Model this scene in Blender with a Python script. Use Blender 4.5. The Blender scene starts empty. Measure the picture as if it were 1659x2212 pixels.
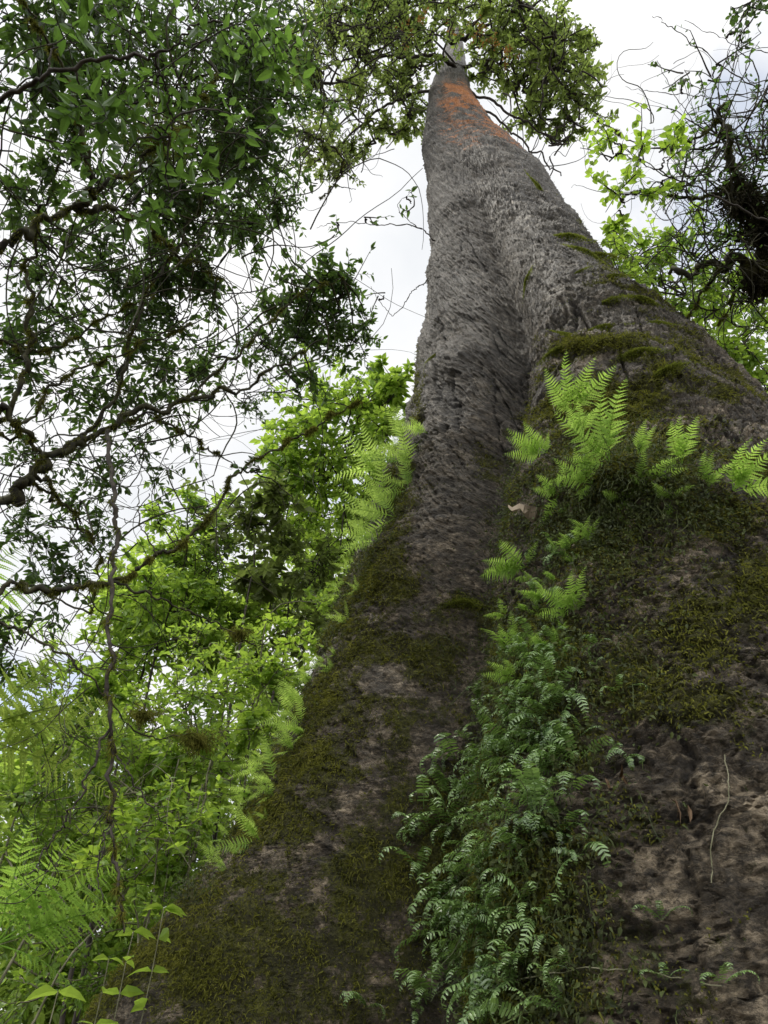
import bpy, math, random
import numpy as np
from mathutils import Vector, Matrix
from mathutils.bvhtree import BVHTree
rng=np.random.default_rng(7); random.seed(7)
C=bpy.context.scene.collection
F=1533.0; CX=829.5; CY=1106.0; S2=math.sqrt(.5); EYE=1.6
RIGHT=np.array([1,0,0.]); UPC=np.array([0,-S2,S2]); FWD=np.array([0,S2,S2])
def P(px,py,d):
    v=FWD+RIGHT*(px-CX)/F+UPC*(CY-py)/F
    v=v/np.linalg.norm(v)*d
    return v+np.array([0,0,EYE])
def proj(V):
    q=V-np.array([0,0,EYE]); d=q@FWD
    return CX+F*(q@RIGHT)/d, CY-F*(q@UPC)/d, d
def nrm(a): return a/np.maximum(np.linalg.norm(a,axis=-1,keepdims=True),1e-9)
# ---------------------------------------------------------------- mesh helpers
def mesh_np(name,V,Fs,mats=(),smooth=False,attrs=None):
    me=bpy.data.meshes.new(name)
    V=np.asarray(V,dtype=np.float32); me.vertices.add(len(V)); me.vertices.foreach_set('co',V.ravel())
    Fs=[np.asarray(f,dtype=np.int32) for f in Fs if len(f)]
    loops=np.concatenate([f.ravel() for f in Fs]); tot=np.concatenate([np.full(len(f),f.shape[1],dtype=np.int32) for f in Fs])
    st=np.concatenate([[0],np.cumsum(tot)[:-1]]).astype(np.int32)
    me.loops.add(len(loops)); me.loops.foreach_set('vertex_index',loops)
    me.polygons.add(len(tot)); me.polygons.foreach_set('loop_start',st)
    me.update(calc_edges=True); me.validate()
    me.polygons.foreach_set('use_smooth',np.full(len(me.polygons),smooth))
    for k,a in (attrs or {}).items():
        at=me.attributes.new(k,'FLOAT','POINT'); at.data.foreach_set('value',np.asarray(a,dtype=np.float32))
    for m in mats: me.materials.append(m)
    return me
def obj(name,me,parent=None):
    o=bpy.data.objects.new(name,me); C.objects.link(o)
    if parent is not None: o.parent=parent
    return o
def tag(o,label=None,cat=None,group=None,kind=None):
    if label: o['label']=label
    if cat: o['category']=cat
    if group: o['group']=group
    if kind: o['kind']=kind
    return o
def thing(name,label,cat,group=None): return tag(obj(name,None),label,cat,group)
def merge(parts):
    V=[];Fd={};off=0
    for v,fs in parts:
        V.append(v)
        for f in fs:
            if len(f): Fd.setdefault(f.shape[1],[]).append(f+off)
        off+=len(v)
    return np.concatenate(V),[np.concatenate(x) for x in Fd.values()]
def tubes(paths,rad,s=4):
    paths=np.asarray(paths,float); rad=np.asarray(rad,float)
    if paths.ndim==2: paths=paths[None]; rad=rad[None]
    N,K,_=paths.shape
    t=nrm(np.gradient(paths,axis=1)); ref=np.array([.31,.17,.93]); a=nrm(np.cross(t,ref)); b=np.cross(t,a)
    ang=np.arange(s)*2*math.pi/s
    V=paths[:,:,None]+rad[:,:,None,None]*(a[:,:,None]*np.cos(ang)[None,None,:,None]+b[:,:,None]*np.sin(ang)[None,None,:,None])
    idx=np.arange(N*K*s).reshape(N,K,s); nx=np.roll(idx,-1,axis=2)
    q=np.stack([idx[:,:-1],idx[:,1:],nx[:,1:],nx[:,:-1]],-1).reshape(-1,4)
    return V.reshape(-1,3),[q]
def leaves(pos,d,n,L,ratio=.42,shape=(1,.72),droop=.12):
    y=nrm(d); x=nrm(np.cross(y,n)); z=np.cross(x,y)
    N=len(pos); L=np.broadcast_to(L,(N,))[:,None]; w=L*ratio*.5
    def pt(u,v,h): return pos+y*L*u+x*w*v+z*L*h
    c=[0,.01,-droop*.35,-droop]
    V=[pt(0,0,0),pt(.3,0,c[1]),pt(.68,0,c[2]),pt(1,0,c[3]),
       pt(.3,-shape[0],c[1]+.06),pt(.68,-shape[1],c[2]+.05),pt(.3,shape[0],c[1]+.06),pt(.68,shape[1],c[2]+.05)]
    V=np.stack(V,1).reshape(-1,3); o=(np.arange(N)*8)[:,None]
    T=[(0,1,4),(2,3,5),(0,6,1),(2,7,3)]; Q=[(1,2,5,4),(1,6,7,2)]
    return V,[np.concatenate([o+np.array(t) for t in T]),np.concatenate([o+np.array(t) for t in Q])]
def blades(pos,d,L,w,bend=.5):
    N=len(pos); L=np.broadcast_to(L,(N,))[:,None]; y=nrm(d); x=nrm(np.cross(y,rng.normal(size=(N,3))))
    w=np.broadcast_to(w,(N,))[:,None]
    dn=np.array([0,0,-1.])
    V=np.stack([pos-x*w/2,pos+x*w/2,pos+y*L*.55+x*w*.45,pos+y*L*.55-x*w*.45,pos+y*L*.9+dn*L*bend],1).reshape(-1,3)
    o=(np.arange(N)*5)[:,None]
    return V,[o+np.array((3,2,4)),o+np.array((0,1,2,3))]
def spline(pts,n=24,wig=0.0):
    p=np.asarray(pts,float); k=len(p)
    if k==2: q=p[0]+(p[1]-p[0])*np.linspace(0,1,n)[:,None]
    else:
        e=np.vstack([2*p[0]-p[1],p,2*p[-1]-p[-2]]); u=np.linspace(0,k-1-1e-6,n); i=u.astype(int); f=(u-i)[:,None]
        a,b,c,d=e[i],e[i+1],e[i+2],e[i+3]
        q=.5*((2*b)+(-a+c)*f+(2*a-5*b+4*c-d)*f**2+(-a+3*b-3*c+d)*f**3)
    if wig:
        nz=rng.normal(size=(n,3)); nz=(nz+np.roll(nz,1,0)+np.roll(nz,-1,0))/3; nz[0]=0; q=q+nz*wig
    return q
# ---------------------------------------------------------------- noise
def vn(x,y,z,seed=0):
    xi=np.floor(x).astype(np.int64); yi=np.floor(y).astype(np.int64); zi=np.floor(z).astype(np.int64)
    fx=x-xi; fy=y-yi; fz=z-zi; fx=fx*fx*(3-2*fx); fy=fy*fy*(3-2*fy); fz=fz*fz*(3-2*fz)
    def h(a,b,c):
        v=(a*374761393+b*668265263+c*1440662683+seed*974634777)&0xffffffff
        v=((v^(v>>13))*1274126177)&0xffffffff
        return ((v^(v>>16))&0xffff)/32767.5-1
    r=0
    for dx in (0,1):
        for dy in (0,1):
            for dz in (0,1):
                r=r+h(xi+dx,yi+dy,zi+dz)*(fx if dx else 1-fx)*(fy if dy else 1-fy)*(fz if dz else 1-fz)
    return r
def fbm(x,y,z,o=3,seed=0):
    r=0;a=1;t=0
    for i in range(o):
        r=r+a*vn(x,y,z,seed+i*7); t+=a; a*=.5
        x,y,z=(x*1.62+y*1.2)+3.1,(y*1.62-x*1.2)+1.7,z*2.03+5.3
    return r/t*1.4
def fbm2(u,v,o,seed):
    r=0;a=1;t=0
    for i in range(o):
        r=r+a*vn(u,v,u*0+.5,seed+i*7); t+=a; a*=.55; u,v=u*2.1+3.3,v*2.1+1.7
    return r/t*1.4
def terr(f,n):
    q=f*n; i=np.floor(q); t=q-i; s=np.clip((t-.8)/.2,0,1); s=s*s*(3-2*s)
    return (i+s)/n-f, s*(1-s)*4
# ---------------------------------------------------------------- materials
def newmat(name):
    m=bpy.data.materials.new(name); m.use_nodes=True; nt=m.node_tree; nt.nodes.clear()
    return m,nt,nt.nodes,nt.links
def leafmat(name,c1,c2,tc,tf=.45,rough=.45,spec=.4,nscale=.6):
    m,nt,N,L=newmat(name)
    out=N.new('ShaderNodeOutputMaterial'); pr=N.new('ShaderNodeBsdfPrincipled'); tr=N.new('ShaderNodeBsdfTranslucent'); mx=N.new('ShaderNodeMixShader')
    g=N.new('ShaderNodeNewGeometry'); no=N.new('ShaderNodeTexNoise'); no.inputs['Scale'].default_value=nscale
    L.new(g.outputs['Position'],no.inputs['Vector'])
    ad=N.new('ShaderNodeMath'); ad.operation='MULTIPLY_ADD'; ad.inputs[1].default_value=.6; L.new(g.outputs['Random Per Island'],ad.inputs[0])
    m2=N.new('ShaderNodeMath'); m2.operation='MULTIPLY_ADD'; m2.inputs[1].default_value=1.6; m2.inputs[2].default_value=-.6; L.new(no.outputs[0],m2.inputs[0]); L.new(m2.outputs[0],ad.inputs[2]); ad.use_clamp=True
    mc=N.new('ShaderNodeMix'); mc.data_type='RGBA'; mc.inputs[6].default_value=(*c1,1); mc.inputs[7].default_value=(*c2,1); L.new(ad.outputs[0],mc.inputs[0])
    L.new(mc.outputs[2],pr.inputs['Base Color']); pr.inputs['Roughness'].default_value=rough; pr.inputs['Specular IOR Level'].default_value=spec
    mt=N.new('ShaderNodeMix'); mt.data_type='RGBA'; mt.inputs[6].default_value=(tc[0]*.45,tc[1]*.5,tc[2]*.5,1); mt.inputs[7].default_value=(*tc,1); L.new(ad.outputs[0],mt.inputs[0])
    L.new(mt.outputs[2],tr.inputs['Color'])
    mx.inputs[0].default_value=tf; L.new(pr.outputs[0],mx.inputs[1]); L.new(tr.outputs[0],mx.inputs[2]); L.new(mx.outputs[0],out.inputs[0])
    return m
def simplemat(name,c1,c2,scale=8,rough=.8,bump=.3,zs=1.0):
    m,nt,N,L=newmat(name)
    out=N.new('ShaderNodeOutputMaterial'); pr=N.new('ShaderNodeBsdfPrincipled'); g=N.new('ShaderNodeNewGeometry'); mp=N.new('ShaderNodeMapping'); mp.inputs['Scale'].default_value=(1,1,zs)
    no=N.new('ShaderNodeTexNoise'); no.inputs['Scale'].default_value=scale; no.inputs['Detail'].default_value=6; L.new(g.outputs['Position'],mp.inputs[0]); L.new(mp.outputs[0],no.inputs['Vector'])
    cr=N.new('ShaderNodeValToRGB'); cr.color_ramp.elements[0].position=.35; cr.color_ramp.elements[1].position=.65
    cr.color_ramp.elements[0].color=(*c1,1); cr.color_ramp.elements[1].color=(*c2,1); L.new(no.outputs[0],cr.inputs[0]); L.new(cr.outputs[0],pr.inputs['Base Color'])
    b=N.new('ShaderNodeBump'); b.inputs['Strength'].default_value=bump; b.inputs['Distance'].default_value=.03; L.new(no.outputs[0],b.inputs['Height']); L.new(b.outputs[0],pr.inputs['Normal'])
    pr.inputs['Roughness'].default_value=rough; pr.inputs['Specular IOR Level'].default_value=.25; L.new(pr.outputs[0],out.inputs[0])
    return m
def barkmat():
    m,nt,N,L=newmat('giant_bark')
    out=N.new('ShaderNodeOutputMaterial'); pr=N.new('ShaderNodeBsdfPrincipled'); g=N.new('ShaderNodeNewGeometry')
    def noise(scale,zs,det=6,rough=.6):
        mp=N.new('ShaderNodeMapping'); mp.inputs['Scale'].default_value=(1,1,zs); L.new(g.outputs['Position'],mp.inputs[0])
        n=N.new('ShaderNodeTexNoise'); n.inputs['Scale'].default_value=scale; n.inputs['Detail'].default_value=det; n.inputs['Roughness'].default_value=rough
        L.new(mp.outputs[0],n.inputs['Vector']); return n.outputs[0]
    def at(n):
        a=N.new('ShaderNodeAttribute'); a.attribute_name=n; return a.outputs['Fac']
    def mth(op,a,b):
        x=N.new('ShaderNodeMath'); x.operation=op
        for s,i in ((a,0),(b,1)):
            if isinstance(s,(int,float)): x.inputs[i].default_value=s
            else: L.new(s,x.inputs[i])
        return x.outputs[0]
    def ramp(s,p0,p1,c0=(0,0,0),c1=(1,1,1)):
        r=N.new('ShaderNodeValToRGB'); r.color_ramp.elements[0].position=p0; r.color_ramp.elements[1].position=p1; r.color_ramp.elements[0].color=(*c0,1); r.color_ramp.elements[1].color=(*c1,1); L.new(s,r.inputs[0]); return r.outputs[0]
    def mix(f,a,b):
        x=N.new('ShaderNodeMix'); x.data_type='RGBA'
        if isinstance(f,float): x.inputs[0].default_value=f
        else: L.new(f,x.inputs[0])
        for s,i in ((a,6),(b,7)):
            if isinstance(s,tuple): x.inputs[i].default_value=(*s,1)
            else: L.new(s,x.inputs[i])
        return x.outputs[2]
    fu,fv,low=at('fu'),at('fv'),at('low')
    def flow(su,sv,det,rough):
        c=N.new('ShaderNodeCombineXYZ'); L.new(mth('MULTIPLY',fu,su),c.inputs[0]); L.new(mth('MULTIPLY',fv,sv),c.inputs[1])
        n=N.new('ShaderNodeTexNoise'); n.noise_dimensions='2D'; n.inputs['Scale'].default_value=1; n.inputs['Detail'].default_value=det; n.inputs['Roughness'].default_value=rough; n.inputs['Distortion'].default_value=1.1
        L.new(c.outputs[0],n.inputs['Vector']); return n.outputs[0]
    n1=noise(3.0,1.8,7,.68); n2=noise(18,1.6,6,.72); n3=noise(6.5,1.5,8,.72); fa=flow(1.7,3.6,7,.74); fb=flow(8,16,4,.72)
    lin=ramp(mth('ABSOLUTE',mth('SUBTRACT',fa,.5),0),.0,.035,(1,1,1),(0,0,0)); crk=ramp(mth('ABSOLUTE',mth('SUBTRACT',n3,.5),0),.0,.022,(1,1,1),(0,0,0))
    line=mix(low,lin,crk)
    texu=mth('ADD',mth('MULTIPLY',fb,.3),mth('ADD',mth('MULTIPLY',n2,.4),mth('MULTIPLY',fa,.3))); texl=mth('ADD',mth('MULTIPLY',fb,.2),mth('ADD',mth('MULTIPLY',n3,.3),mth('MULTIPLY',n2,.5))); tex=mix(low,texu,texl)
    up=mix(ramp(tex,.40,.60),(.034,.029,.022),(.225,.195,.15))
    lo=mix(ramp(tex,.40,.60),(.036,.028,.017),(.20,.155,.10))
    lo=mix(mth('MULTIPLY',ramp(n1,.47,.61),ramp(tex,.43,.54)),lo,(.46,.37,.25))
    c=mix(low,up,lo)
    c=mix(mth('MULTIPLY',ramp(n1,.36,.54,(1,1,1),(0,0,0)),.55),c,(.026,.021,.015))
    c=mix(mth('MULTIPLY',line,.6),c,(.015,.012,.008))
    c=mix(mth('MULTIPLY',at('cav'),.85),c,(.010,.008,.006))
    o=ramp(mth('ADD',at('orange'),mth('MULTIPLY',mth('SUBTRACT',mth('ADD',tex,n1),1.0),3.0)),.35,.7)
    o=mth('MULTIPLY',o,ramp(at('orange'),.02,.25))
    c=mix(o,c,(.46,.16,.028))
    gm=noise(8,1,7,.78)
    mo=ramp(mth('ADD',at('moss'),mth('MULTIPLY',mth('SUBTRACT',gm,.5),1.9)),.40,.60)
    mc=mix(ramp(noise(30,1,5,.75),.35,.66),(.018,.021,.006),(.15,.15,.025))
    mc=mix(mth('MULTIPLY',ramp(noise(4,1,3,.6),.42,.62),.8),mc,(.038,.034,.013))
    c=mix(mo,c,mc)
    L.new(c,pr.inputs['Base Color'])
    r=N.new('ShaderNodeMapRange'); r.inputs['To Min'].default_value=.5; r.inputs['To Max'].default_value=.95; L.new(mo,r.inputs['Value']); L.new(r.outputs[0],pr.inputs['Roughness'])
    pr.inputs['Specular IOR Level'].default_value=.35
    hh=mth('ADD',mth('MULTIPLY',n1,.5),mth('MULTIPLY',tex,1.1)); hh=mth('ADD',hh,mix(low,mth('MULTIPLY',fa,.9),mth('MULTIPLY',n3,.7))); hh=mth('SUBTRACT',hh,mth('MULTIPLY',line,.25)); hh=mth('ADD',hh,mth('MULTIPLY',mo,.2))
    b=N.new('ShaderNodeBump'); b.inputs['Strength'].default_value=1.0; b.inputs['Distance'].default_value=.12; L.new(hh,b.inputs['Height']); L.new(b.outputs[0],pr.inputs['Normal'])
    L.new(pr.outputs[0],out.inputs[0]); return m
M=dict(
 bark=barkmat(),
 twig=simplemat('dark_twig',(.022,.018,.014),(.065,.055,.042),12),
 mosstwig=simplemat('mossy_branch',(.014,.012,.008),(.05,.048,.02),9),
 pale=simplemat('pale_stem',(.08,.08,.04),(.2,.19,.12),10),
 moss=leafmat('moss_tuft',(.035,.038,.009),(.17,.17,.03),(.24,.25,.035),.3,.9,.1,5),
 mat=leafmat('dark_mat',(.013,.018,.006),(.08,.10,.025),(.12,.16,.03),.3,.7,.3,5),
 mossb=leafmat('moss_bright',(.07,.09,.012),(.2,.23,.035),(.3,.34,.05),.3,.9,.1,5),
 fern=leafmat('fern_bright',(.15,.27,.04),(.28,.44,.08),(.55,.80,.14),.5,.5,.3,4),
 fernl=leafmat('fern_glow',(.12,.22,.04),(.28,.42,.08),(.66,.88,.18),.58,.5,.3,2.5),
 fernb=leafmat('fern_green',(.04,.085,.02),(.25,.37,.13),(.30,.48,.09),.32,.25,.85,2.5),
 treefern=leafmat('tree_fern_leaf',(.13,.25,.04),(.22,.38,.06),(.52,.78,.12),.5,.5,.3,1),
 yfern=leafmat('tree_fern_old',(.13,.21,.04),(.25,.33,.06),(.55,.70,.12),.5,.5,.3,1),
 dark=leafmat('leaf_dark',(.020,.034,.013),(.052,.09,.027),(.13,.23,.035),.42,.35,.5),
 deep=leafmat('leaf_deep',(.035,.068,.018),(.08,.14,.03),(.20,.36,.05),.42,.35,.5),
 mid=leafmat('leaf_mid',(.07,.14,.022),(.17,.27,.045),(.42,.62,.065),.48,.4,.4),
 bright=leafmat('leaf_bright',(.10,.20,.03),(.24,.35,.06),(.56,.78,.09),.5,.4,.4),
 far=leafmat('leaf_far',(.08,.15,.028),(.26,.36,.07),(.58,.76,.12),.5,.4,.3,.35),
 olive=leafmat('leaf_olive',(.06,.08,.025),(.15,.18,.05),(.26,.34,.07),.42,.5,.3),
 crown=leafmat('leaf_crown',(.06,.09,.025),(.17,.22,.055),(.42,.54,.11),.5,.5,.3,.3),
 rust=leafmat('leaf_rust',(.16,.09,.02),(.28,.14,.03),(.42,.22,.05),.4,.5,.3),
 deadleaf=simplemat('dead_leaf',(.06,.035,.018),(.17,.11,.06),6),
 epi=leafmat('epiphyte_tuft',(.015,.014,.01),(.05,.045,.025),(.05,.05,.02),.15,.9,.1,3),
 wood=simplemat('peeled_wood',(.08,.06,.04),(.30,.24,.17),9,.7,.5,.3),
 ground=simplemat('leaf_litter',(.025,.018,.01),(.07,.055,.03),3,.95,.6))
# ---------------------------------------------------------------- giant trunk
hs =[-3,-1.6,1.13,1.88,2.63,3.8,4.8,6.6,8.58,10.6,13.6,18.0,23.4,26.7,33.7,41.5,52]
XLs=[-5.5,-4.3,-2.38,-1.95,-1.5,-.98,-.7,-.25,.28,.55,.92,1.24,1.24,1.35,1.90,2.90,4.1]
cs =[3.3,3.3,3.3,3.3,3.3,3.3,3.3,3.3,3.3,3.2,3.15,3.15,2.98,2.66,2.76,3.52,4.4]
ws =[3.5,3.4,3.15,3.1,3.1,3.05,3.02,3.0,2.85,2.55,2.2,1.9,1.72,1.30,.86,.60,.35]
hB =[-3,-1.6,0,1.5,3,4,4.75,5.15,5.8,7,9,12,40]
aB =[2.6,2.2,1.6,1.3,1.0,.85,.68,.3,.2,.25,.28,.1,0]
def ang_d(a,b): return (a-b+math.pi)%(2*math.pi)-math.pi
def smooth_interp(h,xs,ys,w=.5):
    return sum(np.interp(h+k*w*np.clip(.3+np.abs(h)*.06,.3,2),xs,ys)*c for k,c in ((-1,.25),(0,.5),(1,.25)))
def trunk_surface(th,h):
    c=smooth_interp(h,hs,cs,1); w=smooth_interp(h,hs,ws,1); XL=smooth_interp(h,hs,XLs,.6); rL=np.maximum(c-XL,w)
    R=math.radians
    lA=np.exp(-(ang_d(th,R(-176))/R(24))**2)
    bc=np.interp(h,[0,4,9,16],[R(-119),R(-117),R(-98),R(-85)])
    B=np.interp(h,hB,aB); dB=ang_d(th,bc)
    lB=np.exp(-np.abs(dB/np.where(dB<0,R(20),R(34)))**2.6)
    gc=np.interp(h,[0,4,9,16],[R(-151),R(-147),R(-128),R(-122)])
    G=np.interp(h,[-2,2,5,9,13,18],[1.05,1.05,.95,.95,.6,.1])*np.exp(-(ang_d(th,gc)/R(10))**2)
    D=.3*np.interp(h,[-2,4,9,14],[1,.7,.7,0])*np.exp(-(ang_d(th,R(-166))/R(7))**2)
    r=w+(rL-w)*lA+B*lB-G-D*.6
    r=r+np.where((h<8),.12*np.interp(h,[-2,8],[1,0])*np.sin(th*5+.6),0)
    r=r*(1-np.interp(h,[4,8,13,18,24,30],[.04,.26,.22,.12,.08,.0])*np.clip(np.cos(th)*1.5+.2,0,1))
    fd=np.interp(h,[4,8,12,18],[1,.88,.72,.58]); yc=7+.07*np.maximum(h-10,0)
    x=c+r*np.cos(th); y=yc+r*np.sin(th)*fd; return x,y,r
ncd,ncb,nr=860,100,1100
th=np.concatenate([np.linspace(math.radians(-215),math.radians(-5),ncd,endpoint=False),np.linspace(math.radians(-5),math.radians(145),ncb,endpoint=False)])
yy=np.linspace(30,2330,nr)[::-1]; ph=math.pi/4+np.arctan((CY-yy)/F); hv=np.concatenate([[-3.0,-1.6,-.8],np.maximum(np.interp(np.degrees(ph),[5,40,60,70,76,79],[4.2,4.6,5.2,6.4,8.3,9.6])*np.tan(ph)-.4,-.2)])
hv=np.unique(hv); nr=len(hv)
TH,H=np.meshgrid(th,hv)
x,y,r=trunk_surface(TH,H)
px0,py0,_=proj(np.stack([x,y,H+EYE],-1).reshape(-1,3)); px0=px0.reshape(x.shape); py0=py0.reshape(x.shape); front=np.sin(TH)<.1
low=np.clip((9.0-H)/6+.4*fbm(x,y,H,4,3),0,1)
gp=np.interp(np.degrees(th),[-215,-150,-125,-100,-60,0,145],[4,4,1.8,.7,.5,.5,4]); dth=np.diff(th,append=th[-1]+.01); gth=np.cumsum(gp*dth)*2.0
fv=H+gth[None,:]+1.0*fbm(x*.6,y*.6,H*.35,4,211); fu=TH*2.2+H*.3+.6*fbm(x*.8,y*.8,H*.5,3,212)
lump=.12*fbm(x*.8,y*.8,H*.8,3,11)*np.clip(r/2,0,1)
wx,wy,wz=x+.35*vn(x*.9,y*.9,H*.5,201),y+.35*vn(x*.9,y*.9,H*.5,202),H+.5*vn(x*.8,y*.8,H*.4,203)
f1=fbm2(fu*.7,fv*.75,6,21); t1,e1=terr(f1,8)
f2=fbm(wx*2.2,wy*2.2,wz*2.6,5,31); t2,e2=terr(f2,6)
f3=fbm(wx*.9,wy*.9,wz*1.5,6,36); t3,e3=terr(f3,9)
rg=1-np.abs(fbm2(fu*1.2,fv*1.9,5,41)); rg=np.clip((rg-.70)/.30,0,1)**1.3
rm=np.clip(.4+1.2*fbm(x*.9,y*.9,H*.7,3,33),0,1.1)
s=fv*1.3+2.2*fbm(x*.9,y*.9,H*.6,4,45); saw=s-np.floor(s); ridge=np.where(saw<.15,saw/.15,1-(saw-.15)/.85); lm=np.clip(.1+1.4*fbm(x*1.0,y*1.0,H*.8,3,47),0,1.0)
cr2=1-np.abs(fbm2(fu*.5+7,fv*1.7+3,3,61)); cr2=np.clip((cr2-.90)/.10,0,1)*np.clip(.2+1.3*fbm(x*.6,y*.6,H*.3,2,66),0,1)
cr4=1-np.abs(fbm(wx*2.6,wy*2.6,wz*.35,3,63)); cr4=np.clip((cr4-.90)/.10,0,1)*np.clip(.1+1.5*fbm(x*.7,y*.7,H*.25,2,64),0,1)
cr3=1-np.abs(fbm(wx*1.8,wy*1.8,wz*1.6,4,67)); cr3=np.clip((cr3-.90)/.10,0,1)
up_=1-low*.85
amp=np.clip(r/2.0,.3,1)
fine=fbm(x*8,y*8,H*12,4,71)
vf=fbm(x*20,y*20,H*30,2,77)
disp=lump+amp*(.42*t1*up_+.30*t3*(1.1-up_)+.22*t2+up_*(.032*rg*rm+.05*ridge*lm)-.07*cr2*up_-.09*cr4-.05*cr3*low+.032*fine)+.009*vf
pit=fbm2(fu*.6,fv*.9,2,91); pit=np.clip((pit-.70)/.10,0,1)*np.clip(.5+fbm(x*.5,y*.5,H*.3,2,95),0,1); disp-=.13*pit*amp*up_
for (bx,by,rx,ry,am) in ((1340,1040,200,55,.22),(1220,960,90,60,.12),(1290,745,120,22,.10),(1150,1500,110,120,.10),(1120,1800,150,150,.10),(620,1690,70,80,.08),(820,1200,50,60,.08)):
    disp+=am*np.exp(-((px0-bx)/rx)**2-((py0-by)/ry)**2)*front*np.clip(1+.6*fbm(x*3,y*3,H*3,3,301),.2,2)
x=x+disp*np.cos(TH); y=y+disp*np.sin(TH)
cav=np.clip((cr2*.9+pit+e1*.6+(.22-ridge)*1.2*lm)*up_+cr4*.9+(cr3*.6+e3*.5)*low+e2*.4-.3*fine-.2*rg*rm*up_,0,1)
Vt=np.stack([x,y,H+EYE],-1)
px,py,dd=proj(Vt.reshape(-1,3)); px=px.reshape(x.shape); py=py.reshape(x.shape)
gx=np.gradient(Vt,axis=1); gz=np.gradient(Vt,axis=0); NT=nrm(np.cross(gx,gz))
facing=(NT*nrm(np.array([0,0,EYE])-Vt)).sum(-1)>0
blobs=[(1320,900,190,110,1.),(1340,1020,260,110,1.2),(1330,1170,260,150,1.0),(1500,1330,210,160,.75),(1400,1480,200,150,.7),(1560,1120,160,130,.75),
 (1290,740,140,28,1),(1380,770,90,20,.9),(1450,800,70,25,.8),(1480,930,110,60,.7),(1150,1480,130,260,.9),(1050,1800,170,240,.9),(1100,2050,260,240,1.0),(1350,1750,170,130,.6),
 (1250,1600,150,220,.8),(1620,1600,120,110,.65),(1630,1250,110,130,.75),(1430,2080,240,150,.5),(860,1080,55,140,.9),(820,1250,120,80,.85),(760,1380,150,80,.9),(900,1430,120,60,.7),(690,1500,140,90,.9),
 (640,1650,160,110,.8),(560,1780,170,100,.85),(690,1720,130,80,.55),(480,1950,220,130,.85),(380,2100,260,140,.95),(600,2080,220,150,.65),(520,2180,300,90,.75),(760,1960,90,220,.7),(700,1850,150,110,.45),
 (950,1320,100,45,.7),(1000,1290,50,25,.7),(900,850,26,130,.8),(1330,560,80,70,.6),(1400,650,80,50,.6),(1230,400,45,60,.55),(1260,470,30,50,.55),(1560,830,100,60,.7),(1500,740,80,50,.65),(860,1620,50,230,.6),(880,1900,120,190,.55),(1620,1000,80,80,.65),(1560,1850,120,120,.3)]
moss=np.full(x.shape,0.0)
for (bx,by,rx,ry,st) in blobs:
    moss=np.maximum(moss,st*np.exp(-((px-bx)/rx)**2-((py-by)/ry)**2))
moss=np.where(facing,moss,np.interp(H,[0,8,14],[.6,.5,.1]))
moss=np.clip(moss*.85+.42*fbm(x*1.8,y*1.8,H*2.8,5,101)*np.clip((12-H)/4,.35,1)+.22*fbm(x*7,y*7,H*9,3,131)*np.clip(moss*3,0,1)+np.interp(H,[3,8],[.07,-.04]),0,1)
org=np.exp(-((H-28)/6)**4)*np.exp(-(ang_d(TH,math.radians(-72))/math.radians(58))**4)
org=np.clip(org*(.62+1.0*fbm2(fu*1.0,fv*.7,3,111)),0,1)
Vf=Vt.reshape(-1,3)
idx=np.arange(nr*len(th)).reshape(nr,len(th)); nx=np.roll(idx,-1,1)
quads=np.stack([idx[:-1],nx[:-1],nx[1:],idx[1:]],-1).reshape(-1,4)
giant=thing('giant_tree','enormous grey-barked tree rising at centre right, with orange lichen high on its flaring, mossy trunk','tree')
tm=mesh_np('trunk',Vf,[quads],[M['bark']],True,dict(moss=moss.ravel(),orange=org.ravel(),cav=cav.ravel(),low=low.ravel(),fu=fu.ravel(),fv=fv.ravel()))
trunk=obj('trunk',tm,giant)
Vc=Vt[::4,::3]; a,b=Vc.shape[:2]; ic=np.arange(a*b).reshape(a,b)
qc=np.stack([ic[:-1,:-1],ic[:-1,1:],ic[1:,1:],ic[1:,:-1]],-1).reshape(-1,4)
bvh=BVHTree.FromPolygons(Vc.reshape(-1,3).tolist(),qc.tolist())
eye=Vector((0,0,EYE))
def hit(px_,py_):
    d=P(px_,py_,1)-np.array([0,0,EYE]); p,n,i,t=bvh.ray_cast(eye,Vector(d))
    if p is None: return None
    n=np.array(n); n=n if n@(-d)>0 else -n
    return np.array(p),n,t
def hit_edge(px_,py_):
    for k in range(60):
        h=hit(px_+k*6,py_)
        if h: return h
# ---------------------------------------------------------------- moss tufts over trunk
vis=facing&(px>-100)&(px<1760)&(py>0)&(py<2330)
NF=NT.reshape(-1,3)
def sample(wgt,n):
    wgt=wgt.ravel(); ii=rng.choice(len(wgt),n,p=wgt/wgt.sum()); return ii
parts=[]
for (n,pw,thr,Lr,w) in ((120000,2,.34,(.012,.04),.006),(30000,4,.45,(.03,.075),.006)):
    ii=sample(np.where(vis&(moss>thr),moss**pw,0)*1.0,n); p_=Vf[ii]+rng.normal(size=(n,3))*.012; n_=NF[ii]; d_=n_+rng.normal(size=(n,3))*.7+np.array([0,0,-.1])
    dist=np.linalg.norm(p_,axis=1)
    parts.append(blades(p_-n_*.005,d_,rng.uniform(*Lr,n)*np.clip(dist/6,.6,2),w*1.3,.4))
V,Fs=merge(parts); mo=obj('moss',mesh_np('moss',V,Fs,[M['moss']]))
tag(mo,'dark olive moss coating the lower bark of the giant trunk','moss',kind='stuff')
ORD=['highest','second highest','third highest','fourth highest','fifth highest','sixth highest','seventh highest','eighth highest','ninth highest','tenth highest','eleventh highest','twelfth highest','thirteenth highest','fourteenth highest','fifteenth highest','sixteenth highest','seventeenth highest','eighteenth highest','nineteenth highest','twentieth highest']
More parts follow.
